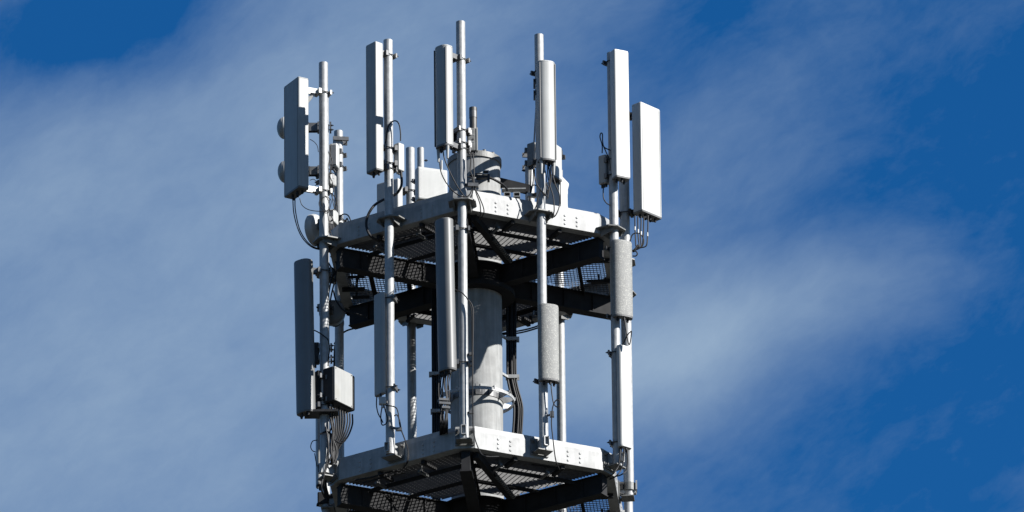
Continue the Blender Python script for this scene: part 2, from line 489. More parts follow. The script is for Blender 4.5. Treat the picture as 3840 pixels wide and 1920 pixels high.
# standoff ring halfway between the platforms
ZR = -1.83
ring = thing('standoff_ring', 'flat steel ring with radial fins round the shaft between the platforms', 'ring', (0, 0, ZR))
m = MB(); m.lathe((0, 0, ZR), up, [(0.02, 0.462), (0.02, 0.472), (-0.02, 0.472), (-0.02, 0.462), (0.02, 0.462)], 56, False)
m.build('hoop', 'galv', ring)
m = MB(); m.lathe((0, 0, ZR), up, [(-0.035, 0.326), (-0.035, 0.333), (0.035, 0.333), (0.035, 0.326)], 56, False)
m.build('collar', 'bracket', ring)
for i in range(12):
    a = R(30 * i - 62)
    d = Vector((math.sin(a), -math.cos(a), 0)); t = Vector((math.cos(a), math.sin(a), 0))
    m = MB(); m.add([d * 0.326 + up * (ZR - 0.035) - t * .004, d * 0.326 + up * (ZR + 0.055) - t * .004, d * 0.485 + up * (ZR + 0.045) - t * .004, d * 0.485 + up * (ZR + 0.005) - t * .004,
                     d * 0.326 + up * (ZR - 0.035) + t * .004, d * 0.326 + up * (ZR + 0.055) + t * .004, d * 0.485 + up * (ZR + 0.045) + t * .004, d * 0.485 + up * (ZR + 0.005) + t * .004],
                    [(0, 1, 2, 3), (7, 6, 5, 4), (0, 4, 5, 1), (1, 5, 6, 2), (2, 6, 7, 3), (3, 7, 4, 0)])
    m.build('fin', 'galv', ring)

# ------------------------------------------------------------------ mounting poles
PR = 0.057
poles = {}
def pole(key, k, half, top, bottom, label, plate=True, stub=True, rad=PR, dist=None):
    th, nn, tt = nrm(k, half)
    dist = dist or (1.885 if half else 2.085)
    p = nn * dist
    zt = zrow(top, p.x, p.y)
    zb = bottom if bottom < -2.0 and bottom > -30 else zrow(bottom, p.x, p.y)
    root = thing('mounting_pole', label, 'pole', (p.x, p.y, zb), 'galvanised mounting poles round the platforms')
    m = MB(); m.lathe((p.x, p.y, 0), up, [(zb, 0.0), (zb, rad), (zt, rad), (zt, rad - 0.007), (zt - 0.2, rad - 0.007), (zt - 0.2, 0)], 24)
    # keep the rims crisp
    m.sm = [not (abs(sum(m.v[i].z for i in f) / 4 - zb) < 1e-4 or abs(sum(m.v[i].z for i in f) / 4 - zt) < 1e-4) for f in m.f]
    m.build('tube', 'galv', root)
    face = APO if half else CAP
    if plate:
        zc = ZT + 0.055
        poly = [(-0.17, face - dist - 0.02), (0.17, face - dist - 0.02), (0.17, 0.03), (0.09, 0.115), (-0.09, 0.115), (-0.17, 0.03)]
        m = MB(); m.prism(poly, (p.x, p.y, 0), tt, nn, up, zc, zc + 0.016)
        m.build('bracket_plate', 'galv_dull', root)
        m = MB()
        for s in (-1, 1):
            vs = []
            for o in (-0.006, 0.006):
                vs += [p + tt * (s * 0.10 + o) + nn * (face - dist + 0.004) + up * (zc - 0.001), p + tt * (s * 0.10 + o) + nn * 0.07 + up * (zc - 0.001),
                       p + tt * (s * 0.10 + o) + nn * 0.04 + up * (zc - 0.05), p + tt * (s * 0.10 + o) + nn * (face - dist + 0.004) + up * (zc - 0.09)]
            m.add(vs, [(0, 1, 2, 3), (7, 6, 5, 4), (0, 4, 5, 1), (1, 5, 6, 2), (2, 6, 7, 3), (3, 7, 4, 0)])
        m.build('gusset', 'galv_dull', root)
        for s in (-1, 1):
            m = MB(); q = p + tt * s * 0.12 + nn * (-0.05) + up * (zc + 0.016)
            m.cyl(q, q + up * 0.02, 0.014, 6, smooth=False); m.build('bolt', 'bracket', root)
    if stub:
        zc = ZB + 0.165
        m = MB()
        o_, i_ = rrect(0.066, 0.128, 0.014, 3), rrect(0.046, 0.104, 0.008, 3)
        n_ = len(o_); y0, y1 = face - dist + 0.01, 0.085
        vs = []
        for y_, pr in ((y0, o_), (y1, o_), (y1, i_), (y0 + 0.02, i_)):
            vs += [p + tt * q[0] + up * (zc + q[1]) + nn * y_ for q in pr]
        m.add(vs, [(a * n_ + i, a * n_ + (i + 1) % n_, (a + 1) * n_ + (i + 1) % n_, (a + 1) * n_ + i) for a in range(3) for i in range(n_)])
        m.f += [tuple(3 * n_ + i for i in range(n_))]; m.sm += [False]
        m.build('box_stub', 'galv', root)
        m = MB(); m.box(p + nn * (face - dist + 0.010) + up * (zc - 0.02), (0.24, 0.016, 0.22), tt, nn)
        pl = m.build('base_plate', 'galv_dull', root)
        for s in (-1, 1):
            for zz in (-0.09, 0.05):
                q = p + nn * (face - dist + 0.018) + tt * s * 0.095 + up * (zc + zz)
                m = MB(); m.cyl(q, q + nn * 0.05, 0.014, 8, smooth=False); m.cyl(q, q + nn * 0.02, 0.024, 6, smooth=False)
                m.build('bolt', 'bracket', pl).parent = pl
        m = MB(); m.box(p + nn * (face - dist + 0.09) * 0.5 + up * (zc - 0.11), (0.20, 0.16, 0.014), tt, nn)
        m.build('shelf_plate', 'galv_dull', root)
    poles[key] = (p, nn, tt, root)
    return root

pole('C', 0, False, 83, 1648, 'tallest galvanised pole, at the corner nearest the viewer, left of the shaft')
pole('B', 5, True, 152, 1704, 'galvanised pole in the middle of the shaded left front beam')
pole('D', 0, True, 132, 1690, 'galvanised pole in the middle of the sunlit right front beam')
pole('A', 5, False, 237, 1776, 'galvanised pole at the left front corner beside the dark slate panel antenna')
pole('E', 1, False, 200, 1748, 'galvanised pole at the right front corner behind the speckled and white antennas')
pole('F', 4, False, 493, -3.75, 'short topped pole at the back left corner with a dark clamp near its top')
pole('G', 3, True, 557, -3.7, 'pole behind the left beam, seen between the left front pole and the shaft')
pole('H', 2, True, 640, -3.7, 'back right pole seen just right of the speckled antenna of the front beam')
pole('I', 2, False, 420, -6.0, 'long sunlit pole at the back right corner running out of the bottom of the picture')
pole('J', 4, True, 368, -3.55, 'slim looking pole almost hidden behind the left front corner pole, carrying small dishes', rad=0.05)
pole('K', 1, True, 470, 1868, 'shaded pole on the right side of the platforms behind the big white antenna')

# pipe clamps with thin bands
def clampset(parent, p, nn, tt, z, gap, w=0.15, hgt=0.065, mt='bracket', far=True):
    """clamp round a pole at p: block on the side of nn, bar on the far side, two rods"""
    br = MB(); br.box(p + nn * (PR + 0.018) + up * z, (w, 0.036, hgt), tt, nn)
    o = br.build('pole_clamp', mt, parent)
    if far:
        b2 = MB(); b2.box(p - nn * (PR + 0.014) + up * z, (w * 1.05, 0.022, hgt * 0.9), tt, nn)
        b2.build('clamp_bar', mt, o).parent = o
    rd = MB()
    for s in (-1, 1):
        q = p + tt * s * (PR + 0.010) + up * z
        rd.cyl(q + nn * (PR + 0.03), q - nn * (PR + 0.055), 0.006, 6)
        rd.cyl(q - nn * (PR + 0.025), q - nn * (PR + 0.040), 0.012, 6, smooth=False)
    rd.build('clamp_rod', 'dark', o).parent = o
    if gap > 0.06:
        ar = MB()
        for s in (-1, 1):
            ar.box(p + nn * (PR + 0.03 + (gap - PR - 0.03) / 2) + tt * s * 0.032 + up * z, (0.006, gap - PR - 0.03, hgt), tt, nn)
        ar.build('bracket_arm', mt, o).parent = o

def antenna(key, psi, rtop, rbot, w, t, s, prof, material, label, lat=0.0, tilt=0.0, ports=4, cat='antenna', caps='cap', brackets=(0.06, 0.95), seams=False,
            lip=0.0, prongs=False, name='panel_antenna', arm='bracket', px=None, extra=None):
    p, nn0, tt0, pr = poles[key]
    a = R(psi); nn = Vector((math.sin(a), -math.cos(a), 0)); tt = Vector((math.cos(a), math.sin(a), 0))
    c = p + nn * (s + t / 2) + tt * lat
    if px is not None:       # centre column measured on the photograph at mid height
        q = at(px, (rtop + rbot) / 2, c.y); c += tt * ((q.x - c.x) / tt.x)
        q = at(px, (rtop + rbot) / 2, c.y); c += tt * ((q.x - c.x) / tt.x)
    poly = rrect(w, t, 0.018) if prof == 'box' else rrect(w, t, min(w, t) * 0.42, 6) if prof == 'pill' else dprof(w, t) if prof == 'dome' else dprof(w, t, 0.12, 16, 2.1)
    ynear = c.y + min((tt * q[0] + nn * q[1]).y for q in poly) * 0.8
    zt, zb = zrow(rtop, c.x, ynear), zrow(rbot, c.x, ynear)
    H = zt - zb
    root = thing(name, label, cat, (c.x, c.y, zb))
    ti = R(tilt)
    Zax = (up * math.cos(ti) + nn * math.sin(ti)).normalized(); N2 = Zax.cross(tt) * -1
    if N2.dot(nn) < 0: N2 = -N2
    base = Vector((c.x, c.y, zb)) - nn * math.sin(ti) * H * 0.5
    sm = prof != 'box'
    m = MB(); m.prism(poly, base, tt, N2, Zax, 0.022, H - 0.018, True)
    body = m.build('radome', material, root)
    for pl in body.data.polygons:
        pl.use_smooth = True
    body.data.set_sharp_from_angle(angle=R(32))
    grow = [(x * (1 + lip), y_ * (1 + lip)) for x, y_ in poly]
    m = MB(); m.prism(grow, base, tt, N2, Zax, 0.0, 0.0215, False, 0.04, 0.0); m.build('bottom_cap', caps, root)
    m = MB(); m.prism(grow, base, tt, N2, Zax, H - 0.0175, H, False, 0.0, 0.05); m.build('top_cap', material if caps == 'cap' else caps, root)
    if seams:
        for sx in (-1, 1):
            m = MB()
            if prof == 'box':
                m.box(base + tt * sx * (w / 2 - 0.026) + N2 * (t / 2) + Zax * (H / 2), (0.005, 0.005, H - 0.06), tt, N2, Zax)
            else:
                m.box(base + tt * sx * (w / 2 - 0.012) + N2 * (t * 0.30) + Zax * (H / 2), (0.010, 0.020, H - 0.06), tt, N2, Zax)
            m.build('seam_strip', 'cap', root)
    # ports
    for i in range(ports):
        f = (i + 0.5) / ports - 0.5
        q = base + tt * f * w * 0.75 + N2 * (0.02 if i % 2 else -0.02)
        m = MB(); m.cyl(q + Zax * 0.002, q - Zax * 0.045, 0.014, 10); m.cyl(q - Zax * 0.02, q - Zax * 0.032, 0.018, 6, smooth=False)
        m.build('connector', 'dark', root)
    if prongs:
        for f in (-0.36, 0.36):
            q = base + tt * f * w + N2 * (t * 0.05)
            m = MB(); m.cyl(q, q - Zax * 0.10, 0.024, 12, 0.017); m.cyl(q - Zax * 0.10, q - Zax * 0.17, 0.017, 12, 0.012)
            m.build('drip_tube', 'radome', root)
    # brackets reach from the back face to the pole
    for f in brackets:
        back = base + Zax * (H * f) - N2 * (t / 2)
        z = back.z
        pv = Vector((p.x, p.y, 0)); dvec = Vector((back.x, back.y, 0)) - pv
        if dvec.length < 0.05: dvec = nn * 0.06
        d_ = dvec.normalized(); t_ = Vector((-d_.y, d_.x, 0))
        clampset(root, pv, d_, t_, z, dvec.length + 0.012, mt=arm)
        m = MB(); m.box(back - N2 * 0.006, (0.11, 0.02, 0.09), tt, N2, Zax); m.build('back_plate', arm, root)
    return root, base, tt, N2, Zax, H

def cable(parent, pts, r=0.0085, name='cable', m='cable'):
    mb = MB(); mb.tube(pts, r); return mb.build(name, m, parent)

# ------------------------------------------------------------------ antennas on the upper half of the poles
A = {}
A['At'] = antenna('A', -60, 291, 706, 0.385, 0.150, 0.30, 'box', 'radome', 'broad grey panel antenna, leftmost of all, tilting bracket at its top', px=1111, lip=0.012, seams=True, ports=5, arm='steel')
A['Bt'] = antenna('B', -50, 157, 637, 0.200, 0.128, 0.16, 'box', 'radome', 'tall slim grey panel antenna on the shaded left front beam, in shadow on its face', px=1405, ports=3, prongs=False)
A['Ct'] = antenna('C', -44, 168, 545, 0.220, 0.140, 0.26, 'dome', 'radome', 'grey round-fronted antenna hung left of the tallest pole', px=1661, ports=3, seams=True, lip=0.02, prongs=True)
A['Dt'] = antenna('D', 20, 226, 600, 0.225, 0.140, 0.10, 'dome', 'radome', 'grey round-fronted antenna facing front, over the sunlit right beam', px=2050, ports=4, seams=True, lip=0.02, prongs=True)
A['Et'] = antenna('E', 27, 185, 664, 0.205, 0.130, 0.09, 'box', 'radome_white', 'tall slim white panel antenna, second from the right at the top', px=2325, ports=3)
A['It'] = antenna('K', 47, 385, 795, 0.372, 0.155, 0.20, 'box', 'radome_white', 'broad white panel antenna, rightmost of all, with looping cables beneath', px=2425, lip=0.012, seams=True, ports=6, arm='dark')
# lower half
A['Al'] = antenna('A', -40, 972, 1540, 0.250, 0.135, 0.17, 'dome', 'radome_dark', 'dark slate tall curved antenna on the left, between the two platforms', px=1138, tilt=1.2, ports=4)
A['Bl'] = antenna('B', -53, 1096, 1473, 0.185, 0.070, 0.06, 'pill', 'radome', 'slim grey antenna on the middle left pole, between the two platforms', px=1425, ports=2, caps='radome')
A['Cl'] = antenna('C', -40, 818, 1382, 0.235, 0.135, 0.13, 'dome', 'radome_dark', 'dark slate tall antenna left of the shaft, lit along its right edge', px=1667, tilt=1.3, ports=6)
A['Dl'] = antenna('D', 20, 1138, 1424, 0.262, 0.110, 0.08, 'dome', 'speck', 'short speckled grey antenna on the pole right of the shaft', px=2059, ports=3)
A['El'] = antenna('E', 25, 898, 1184, 0.270, 0.110, 0.08, 'dome', 'speck', 'short speckled grey antenna just under the right corner of the upper platform', px=2335, ports=3)
A['Ew'] = antenna('E', 40, 1293, 1672, 0.190, 0.090, 0.055, 'pill', 'radome_white', 'slim round white antenna at the lower right, below the speckled one', px=2340, ports=3, caps='radome_white')
A['Jl'] = antenna('J', -80, 1540, 1816, 0.150, 0.060, 0.06, 'pill', 'radome', 'narrow grey antenna mostly hidden behind the foot of the left corner pole', ports=2)

# tilting link of the leftmost antenna and a clamp strap near the top of the back left pole
ra, ba, ta, na, za, ha = A['At']
bk = ba + za * (ha * 0.93) - na * 0.076
pv = Vector((poles['A'][0].x, poles['A'][0].y, 0))
mid = bk.lerp(Vector((pv.x, pv.y, bk.z)), 0.45)
m = MB(); m.bar(mid + up * 0.05 + (Vector((pv.x, pv.y, bk.z)) - bk) * 0.2, bk - na * 0.05 - up * 0.16, 0.05, 0.014, (0, -1, 0.2)); m.cyl(bk - na * 0.05 - up * 0.16 - Vector((0, 0.02, 0)), bk - na * 0.05 - up * 0.16 + Vector((0, 0.02, 0)), 0.03, 12)
m.build('tilt_link', 'steel', ra)
m = MB(); m.box(bk - na * 0.03 - up * 0.16, (0.05, 0.06, 0.06), ta, na); m.build('hinge_block', 'steel', ra)
pF_ = poles['F'][0]; zc_ = zrow(528, pF_.x, pF_.y)
m = MB(); m.box((pF_.x + 0.03, pF_.y - 0.068, zc_), (0.20, 0.03, 0.05), (1, 0.15, 0)); m.box((pF_.x + 0.02, pF_.y + 0.068, zc_), (0.18, 0.03, 0.05), (1, 0.15, 0)); m.cyl((pF_.x + 0.10, pF_.y - 0.07, zc_), (pF_.x + 0.10, pF_.y + 0.07, zc_), 0.008, 8)
m.build('top_clamp', 'bracket', poles['F'][3])

# ------------------------------------------------------------------ radio boxes
def radio(name, label, c, psi, w, t, h, material, ribs=0, pole_key=None, parts=True, bevel=0.012, group=None, ribside='front'):
    """box whose foot centre is c, front looking to psi"""
    a = R(psi); nn = Vector((math.sin(a), -math.cos(a), 0)); tt = Vector((math.cos(a), math.sin(a), 0))
    c = Vector(c)
    root = thing(name, label, 'radio unit', c, group)
    m = MB(); m.prism(rrect(w, t, 0.02, 3), c, tt, nn, up, 0.0, h); o = m.build('case', material, root, bevel)
    for i in range(ribs):
        f = (i + 0.5) / ribs
        m = MB()
        if ribside == 'front':
            m.box(c + nn * (t / 2 - 0.003) + up * (h * (0.08 + 0.84 * f)), (w * 0.86, 0.008, h * 0.84 / ribs * 0.45), tt, nn)
        else:
            m.box(c - tt * (w / 2 + 0.012) + nn * (t * (f - 0.5) * 0.9) + up * h / 2, (0.024, t / ribs * 0.4, h * 0.86), tt, nn)
        m.build('rib', material, root)
    for i in range(3):
        q = c + tt * (i - 1) * w * 0.28
        m = MB(); m.cyl(q + up * 0.002, q - up * 0.04, 0.013, 8); m.build('connector', 'dark', root)
    if pole_key:
        p = poles[pole_key][0]; pv = Vector((p.x, p.y, 0))
        dv = Vector((c.x, c.y, 0)) - pv; d_ = dv.normalized(); t_ = Vector((-d_.y, d_.x, 0))
        for f in (0.22, 0.78):
            clampset(root, pv, d_, t_, c.z + h * f, max(dv.length - 0.02, 0.1))
    return root, c, nn, tt

def foot(px, row, y, psi, w, t, corner=1):
    """foot centre from the near bottom corner seen at px,row; corner +1: between front and the right-hand side seen from the front"""
    a = R(psi); nn = Vector((math.sin(a), -math.cos(a), 0)); tt = Vector((math.cos(a), math.sin(a), 0))
    q = at(px, row, y)
    return q - nn * (t / 2) - tt * (corner * w / 2)

pA, pB, pC, pD, pE, pJ, pF, pG, pH, pK, pI = (poles[k][0] for k in 'ABCDEJFGHKI')
radA = radio('radio_unit', 'large pale radio box low on the left corner pole, sunlit face and rounded right edge', foot(1250, 1502, pA.y - 0.16, 52.6, 0.44, 0.17, -1), 52.6, 0.44, 0.17, 0.47, 'dark', pole_key='A', bevel=0.02)
m = MB(); m.prism(rrect(0.355, 0.02, 0.006, 2), radA[1] + radA[2] * 0.092 - radA[3] * 0.032, radA[3], radA[2], up, 0.012, 0.462); m.build('front_cover', 'radome', radA[0], 0.004)
for sx, sz in ((-.19, .03), (-.19, .44), (.12, .03), (.12, .44)):
    q = radA[1] + radA[2] * 0.102 + radA[3] * sx + up * sz
    m = MB(); m.cyl(q, q + radA[2] * 0.004, 0.007, 8); m.build('screw', 'dark', radA[0])
m = MB(); m.box(at(1205, 1552, pA.y - 0.03), (0.42, 0.24, 0.03)); m.build('support_tray', 'dark', radA[0])
radio('radio_unit', 'dark radio box behind the slate antenna at the left corner pole', at(1190, 1545, pA.y + 0.05), -60, 0.20, 0.10, 0.52, 'frame', pole_key='A')
radB = radio('amplifier_box', 'small pale box with a looping cable on the right of the middle left pole', foot(1496, 635, pB.y - 0.03, 45, 0.105, 0.10, -1), 45, 0.105, 0.10, 0.37, 'white', pole_key='B')
radE = radio('amplifier_box', 'small grey box with a cable loop left of the slim white top right antenna', foot(2272, 683, pE.y - 0.02, -35, 0.115, 0.10, 1), -35, 0.115, 0.10, 0.385, 'radome', pole_key='E')
radC = radio('radio_unit', 'small grey radio box on the tallest pole, in front of the shaft top', at(1769, 568, pC.y + 0.08), 5, 0.115, 0.06, 0.31, 'galv_dull', pole_key='C')
for z in (0.12, 0.215):
    m = MB(); m.box(radC[1] + radC[2] * 0.031 - radC[3] * 0.015 + up * z, (0.085, 0.006, 0.008), radC[3], radC[2]); m.build('rib', 'steel', radC[0])
m = MB(); m.cyl(radC[1] + radC[2] * 0.028 + radC[3] * 0.012 + up * 0.15, radC[1] + radC[2] * 0.034 + radC[3] * 0.012 + up * 0.15, 0.012, 12); m.build('gland', 'dark', radC[0])
m = MB(); m.box(radC[1] + radC[3] * 0.066 + up * 0.155, (0.016, 0.075, 0.31), radC[3], radC[2]); m.build('side_flange', 'radome', radC[0])
rdC = radio('radio_unit', 'dark narrow radio box left of the tallest pole above the platform', at(1703, 560, pC.y + 0.10), -60, 0.10, 0.08, 0.24, 'frame')
m = MB(); q = at(1703, 530, pC.y + 0.10); m.bar(q, Vector((pC.x, pC.y, q.z)), 0.04, 0.05); m.build('arm', 'dark', rdC[0])

# short support pipe and the ribbed cabinet behind the shaded beam
q = at(1577, 556, 1.15)
sp = thing('support_pipe', 'short thin pipe behind the ribbed white cabinet', 'pipe', (q.x, q.y, ZT + 0.03))
m = MB(); m.lathe((q.x, q.y, 0), up, [(ZT + 0.03, 0), (ZT + 0.03, 0.044), (q.z, 0.044), (q.z, 0.0)], 20); m.build('tube', 'galv', sp)
m = MB(); m.cyl(Vector((q.x + 0.04, q.y, q.z - 0.17)), Vector((q.x + 0.09, q.y, q.z - 0.17)), 0.008, 6); m.cyl(Vector((q.x + 0.06, q.y, q.z - 0.17)), Vector((q.x + 0.075, q.y, q.z - 0.17)), 0.016, 6); m.build('bolt', 'dark', sp)
poles['S'] = (Vector((q.x, q.y, 0)), None, None, sp)
m = MB(); m.lathe((q.x, q.y, 0), up, [(ZT + 0.031, 0), (ZT + 0.031, 0.12), (ZT + 0.048, 0.12), (ZT + 0.048, 0.0)], 20, False); m.build('foot_plate', 'bracket', sp)
cab = foot(1568, 744, 0.90, 20, 0.40, 0.13, -1)
radio('radio_unit', 'white ribbed cabinet standing behind the shaded left beam', cab, 20, 0.40, 0.13, 0.45, 'radome_white', ribs=22, pole_key='S', bevel=0.022)
q2 = at(1656, 602, 1.2)
sq = thing('support_pipe', 'thin stub pipe right of the ribbed white cabinet', 'pipe', (q2.x, q2.y, ZT + 0.03))
m = MB(); m.lathe((q2.x, q2.y, 0), up, [(ZT + 0.03, 0), (ZT + 0.03, 0.014), (q2.z, 0.014), (q2.z, 0)], 12); m.build('tube', 'galv', sq)
m = MB(); m.box((q2.x, q2.y, ZT + 0.04), (0.1, 0.1, 0.012)); m.build('foot_plate', 'bracket', sq)
radio('radio_unit', 'grey cabinet behind the middle left pole, shaded on its left face', foot(1494, 790, pG.y - 0.22, -34, 0.34, 0.11, 1), -34, 0.34, 0.11, 0.46, 'white', pole_key='G', bevel=0.02)
# right rear cabinets on pole H
def bent_unit():
    a = R(-48); nn = Vector((math.sin(a), -math.cos(a), 0)); tt = Vector((math.cos(a), math.sin(a), 0))
    q = at(2098, 790, pH.y - 0.2)
    root = thing('radio_unit', 'white cabinet with a bent top behind the sunlit right beam', 'radio unit', q)
    pr = [(0.0, 0.0), (0.15, 0.0), (0.15, 0.32), (0.175, 0.40), (0.175, 0.43), (0.05, 0.50), (0.02, 0.48), (0.0, 0.40)]
    W = 0.30; vs = []
    for o in (0.0, -W):
        vs += [q + tt * o - nn * x + up * z for x, z in pr]
    n_ = len(pr)
    m = MB(); m.add(vs, [(i, (i + 1) % n_, n_ + (i + 1) % n_, n_ + i) for i in range(n_)] + [tuple(range(n_)), tuple(range(n_, 2 * n_))[::-1]])
    m.build('case', 'white', root, 0.012)
    m = MB(); m.box(q + tt * 0.004 - nn * 0.022 + up * 0.2, (0.010, 0.004, 0.38), tt, nn); m.build('seam', 'cap', root)
    p = Vector((pH.x, pH.y, 0)); dv = Vector((q.x, q.y, 0)) - nn * 0.15 - tt * W / 2 - p; d_ = dv.normalized(); t_ = Vector((-d_.y, d_.x, 0))
    for f in (0.1, 0.34):
        clampset(root, p, d_, t_, q.z + f, dv.length)
bent_unit()
hA = antenna('H', 60, 543, 668, 0.16, 0.07, 0.06, 'box', 'radome_white', 'small white panel peeping out right behind the front-facing round antenna', px=2088, ports=2)
q = at(1992, 625, 0.55)
hp = thing('support_pipe', 'thick short pipe left of the right front pole, behind the sunlit beam', 'pipe', (q.x, q.y, ZT + 0.03))
q = at(1986, 626, 0.55)
m = MB(); m.lathe((q.x, q.y, 0), up, [(ZT + 0.03, 0), (ZT + 0.03, 0.06), (q.z, 0.06), (q.z, 0.0)], 20); m.build('tube', 'galv', hp)
m = MB(); m.cyl(Vector((q.x - 0.05, q.y, q.z - 0.05)), Vector((q.x - 0.10, q.y, q.z - 0.05)), 0.008, 6); m.cyl(Vector((q.x - 0.062, q.y, q.z - 0.05)), Vector((q.x - 0.08, q.y, q.z - 0.05)), 0.016, 6); m.build('bolt', 'dark', hp)
m = MB(); m.lathe((q.x, q.y, 0), up, [(ZT + 0.031, 0), (ZT + 0.031, 0.12), (ZT + 0.048, 0.12), (ZT + 0.048, 0.0)], 20, False); m.build('foot_plate', 'bracket', hp)
poles['T'] = (Vector((q.x, q.y, 0)), None, None, hp)
radio('radio_unit', 'narrow dark panel box left of the right front pole, dotted with two holes', at(1994, 622, 0.40), -40, 0.125, 0.05, 0.31, 'galv_dull', pole_key='T', bevel=0.008)
rr = radio('radio_unit', 'slim pale box tucked behind the right front pole', at(2010, 618, 0.30), 60, 0.06, 0.05, 0.28, 'radome', pole_key='D')

# ------------------------------------------------------------------ microwave dishes on the left
def dish(label, c, psi, r, depth, radome_bulge, key, mt='white', lift=0.0, rad_mt='radome'):
    a = R(psi); ax = Vector((math.sin(a) * math.cos(lift), -math.cos(a) * math.cos(lift), math.sin(lift)))
    c = Vector(c)
    root = thing('microwave_dish', label, 'dish', c, 'microwave dishes on the left poles')
    m = MB(); m.lathe(c, ax, [(-depth * 0.9, 0.05), (-depth * 0.75, r * 0.5), (-depth * 0.35, r * 0.92), (0, r), (0.05, r), (0.05, r * 0.97)], 36); m.build('reflector', mt, root)
    m = MB(); m.lathe(c, ax, [(0.048, r * 0.97)] + [(0.05 + radome_bulge * math.sin(i * math.pi / 12), r * 0.97 * math.cos(i * math.pi / 12)) for i in range(1, 7)], 36); m.build('radome', rad_mt, root)
    m = MB(); m.cyl(c - ax * depth * 0.7, c - ax * (depth * 0.9 + 0.11), 0.085, 12); m.cyl(c - ax * (depth * 0.9 + 0.09), c - ax * (depth * 0.9 + 0.14), 0.062, 12)
    drum = m.build('radio_drum', 'dark', root)
    for i in range(5):
        m = MB(); m.cyl(c - ax * (depth * 0.9 + 0.02 * i), c - ax * (depth * 0.9 + 0.02 * i + 0.008), 0.092, 12, smooth=False); m.build('cooling_fin', 'dark', drum).parent = drum
    p = poles[key][0]; pv = Vector((p.x, p.y, 0)); dv = Vector((c.x, c.y, 0)) - ax * 0.03 - pv; dv.z = 0
    d_ = dv.normalized(); t_ = Vector((-d_.y, d_.x, 0))
    clampset(root, pv, d_, t_, c.z, max(dv.length - depth * 0.5, 0.12), 0.14, 0.11)
    return root
dish('upper small round dish bulging out left behind the leftmost grey antenna', at(1080, 480, pJ.y), -95, 0.145, 0.14, 0.09, 'J')
dish('second small round dish below the first, behind the leftmost grey antenna', at(1083, 644, pJ.y), -95, 0.145, 0.14, 0.09, 'J')
dish('white drum dish seen from behind at the left corner of the upper platform', at(1186, 862, pJ.y + 0.25), -118, 0.205, 0.10, 0.05, 'J', 'white')
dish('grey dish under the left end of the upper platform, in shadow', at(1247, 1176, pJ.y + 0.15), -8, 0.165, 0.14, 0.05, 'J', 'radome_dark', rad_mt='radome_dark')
radio('radio_unit', 'finned white radio with a rounded back near the top of the back left pole', at(1254, 632, pF.y - 0.13), 75, 0.12, 0.11, 0.33, 'radome_white', ribs=7, ribside='side', pole_key='F', bevel=0.025)
radio('radio_unit', 'small pale hood shaped box behind the left corner pole', at(1236, 700, pJ.y + 0.05), 50, 0.13, 0.14, 0.15, 'radome', pole_key='J', bevel=0.03)
radio('radio_unit', 'lower finned white radio just above the left end of the shaded beam', at(1246, 842, pF.y - 0.2), 70, 0.15, 0.12, 0.18, 'white', ribs=8, ribside='side', pole_key='F', bevel=0.015)
radio('radio_unit', 'dark finned radio between the slate antenna and the left corner pole', at(1183, 1365, pJ.y), -90, 0.09, 0.10, 0.28, 'dark', pole_key='J')
radio('radio_unit', 'small grey unit low behind the left corner pole', at(1232, 1690, pJ.y + 0.1), 40, 0.12, 0.10, 0.22, 'radome', pole_key='J')

# ------------------------------------------------------------------ cables
def cset(name, label, strands, r=0.0085, cat='cables', m='cable'):
    first = strands[0][0]
    zmin = min(p.z for s in strands for p in s)
    root = thing(name, label, cat, (first.x, first.y, zmin))
    for s in strands:
        cable(root, s, r, 'cable', m)
    return root
def pts(y, *pr):
    """(px, row) pairs at depth y, or (px, row, y) triples"""
    return [at(q[0], q[1], q[2] if len(q) > 2 else y) for q in pr]

yA, yB, yC, yD, yE = pA.y - 0.09, pB.y - 0.09, pC.y - 0.09, pD.y - 0.09, pE.y - 0.09
cset('cable', 'pair of black cables sagging from the leftmost antenna to the platform', [
    pts(yA, (1098, 742), (1102, 800), (1118, 860), (1140, 900), (1172, 928), (1215, 940, pA.y + 0.3)),
    pts(yA - 0.02, (1106, 744), (1108, 790), (1122, 855), (1145, 898), (1175, 925), (1215, 936, pA.y + 0.3))], 0.007)
cset('cable', 'thin cable from the leftmost antenna foot to the left corner pole', [
    pts(yA, (1124, 744), (1132, 768), (1152, 784), (1180, 791), (1215, 792), (1236, 786, pA.y))], 0.005)
cset('cable', 'coils of thin black cable on the left corner pole above the platform', [
    pts(yA, (1222, 736), (1200, 750), (1197, 770), (1212, 788), (1224, 800), (1232, 784), (1236, 760), (1222, 738)),
    pts(yA, (1212, 736), (1207, 760), (1216, 782), (1226, 796), (1230, 812), (1240, 870), (1252, 902)),
    pts(yA, (1218, 734), (1232, 742), (1242, 754), (1238, 778), (1230, 800)),
    pts(pF.y - .12, (1240, 700), (1244, 735), (1258, 765), (1262, 800), (1262, 850)),
    pts(pF.y - .12, (1252, 690), (1256, 735), (1265, 765), (1266, 800), (1264, 850)),
    pts(pJ.y - .08, (1162, 522), (1178, 532), (1190, 548), (1194, 570)),
    pts(pJ.y - .08, (1162, 676), (1175, 672), (1186, 680), (1188, 690), (1176, 704), (1172, 715))], 0.0045)
cset('cable', 'black cable arch rising over the left end of the shaded beam', [
    pts(-0.6, (1270, 830), (1275, 812), (1290, 803), (1305, 808), (1314, 825), (1320, 850)),
    pts(-0.6, (1295, 835), (1300, 820), (1304, 822), (1307, 835))], 0.008)
cset('cable', 'thick black cable bowing off the middle left pole over the shaded beam', [
    pts(yB, (1504, 642), (1506, 690), (1494, 718), (1478, 732, pB.y + 0.09), (1440, 748, pB.y + 0.09), (1402, 772), (1378, 812), (1374, 850), (1390, 885), (1420, 905, yB + 0.35))], 0.017)
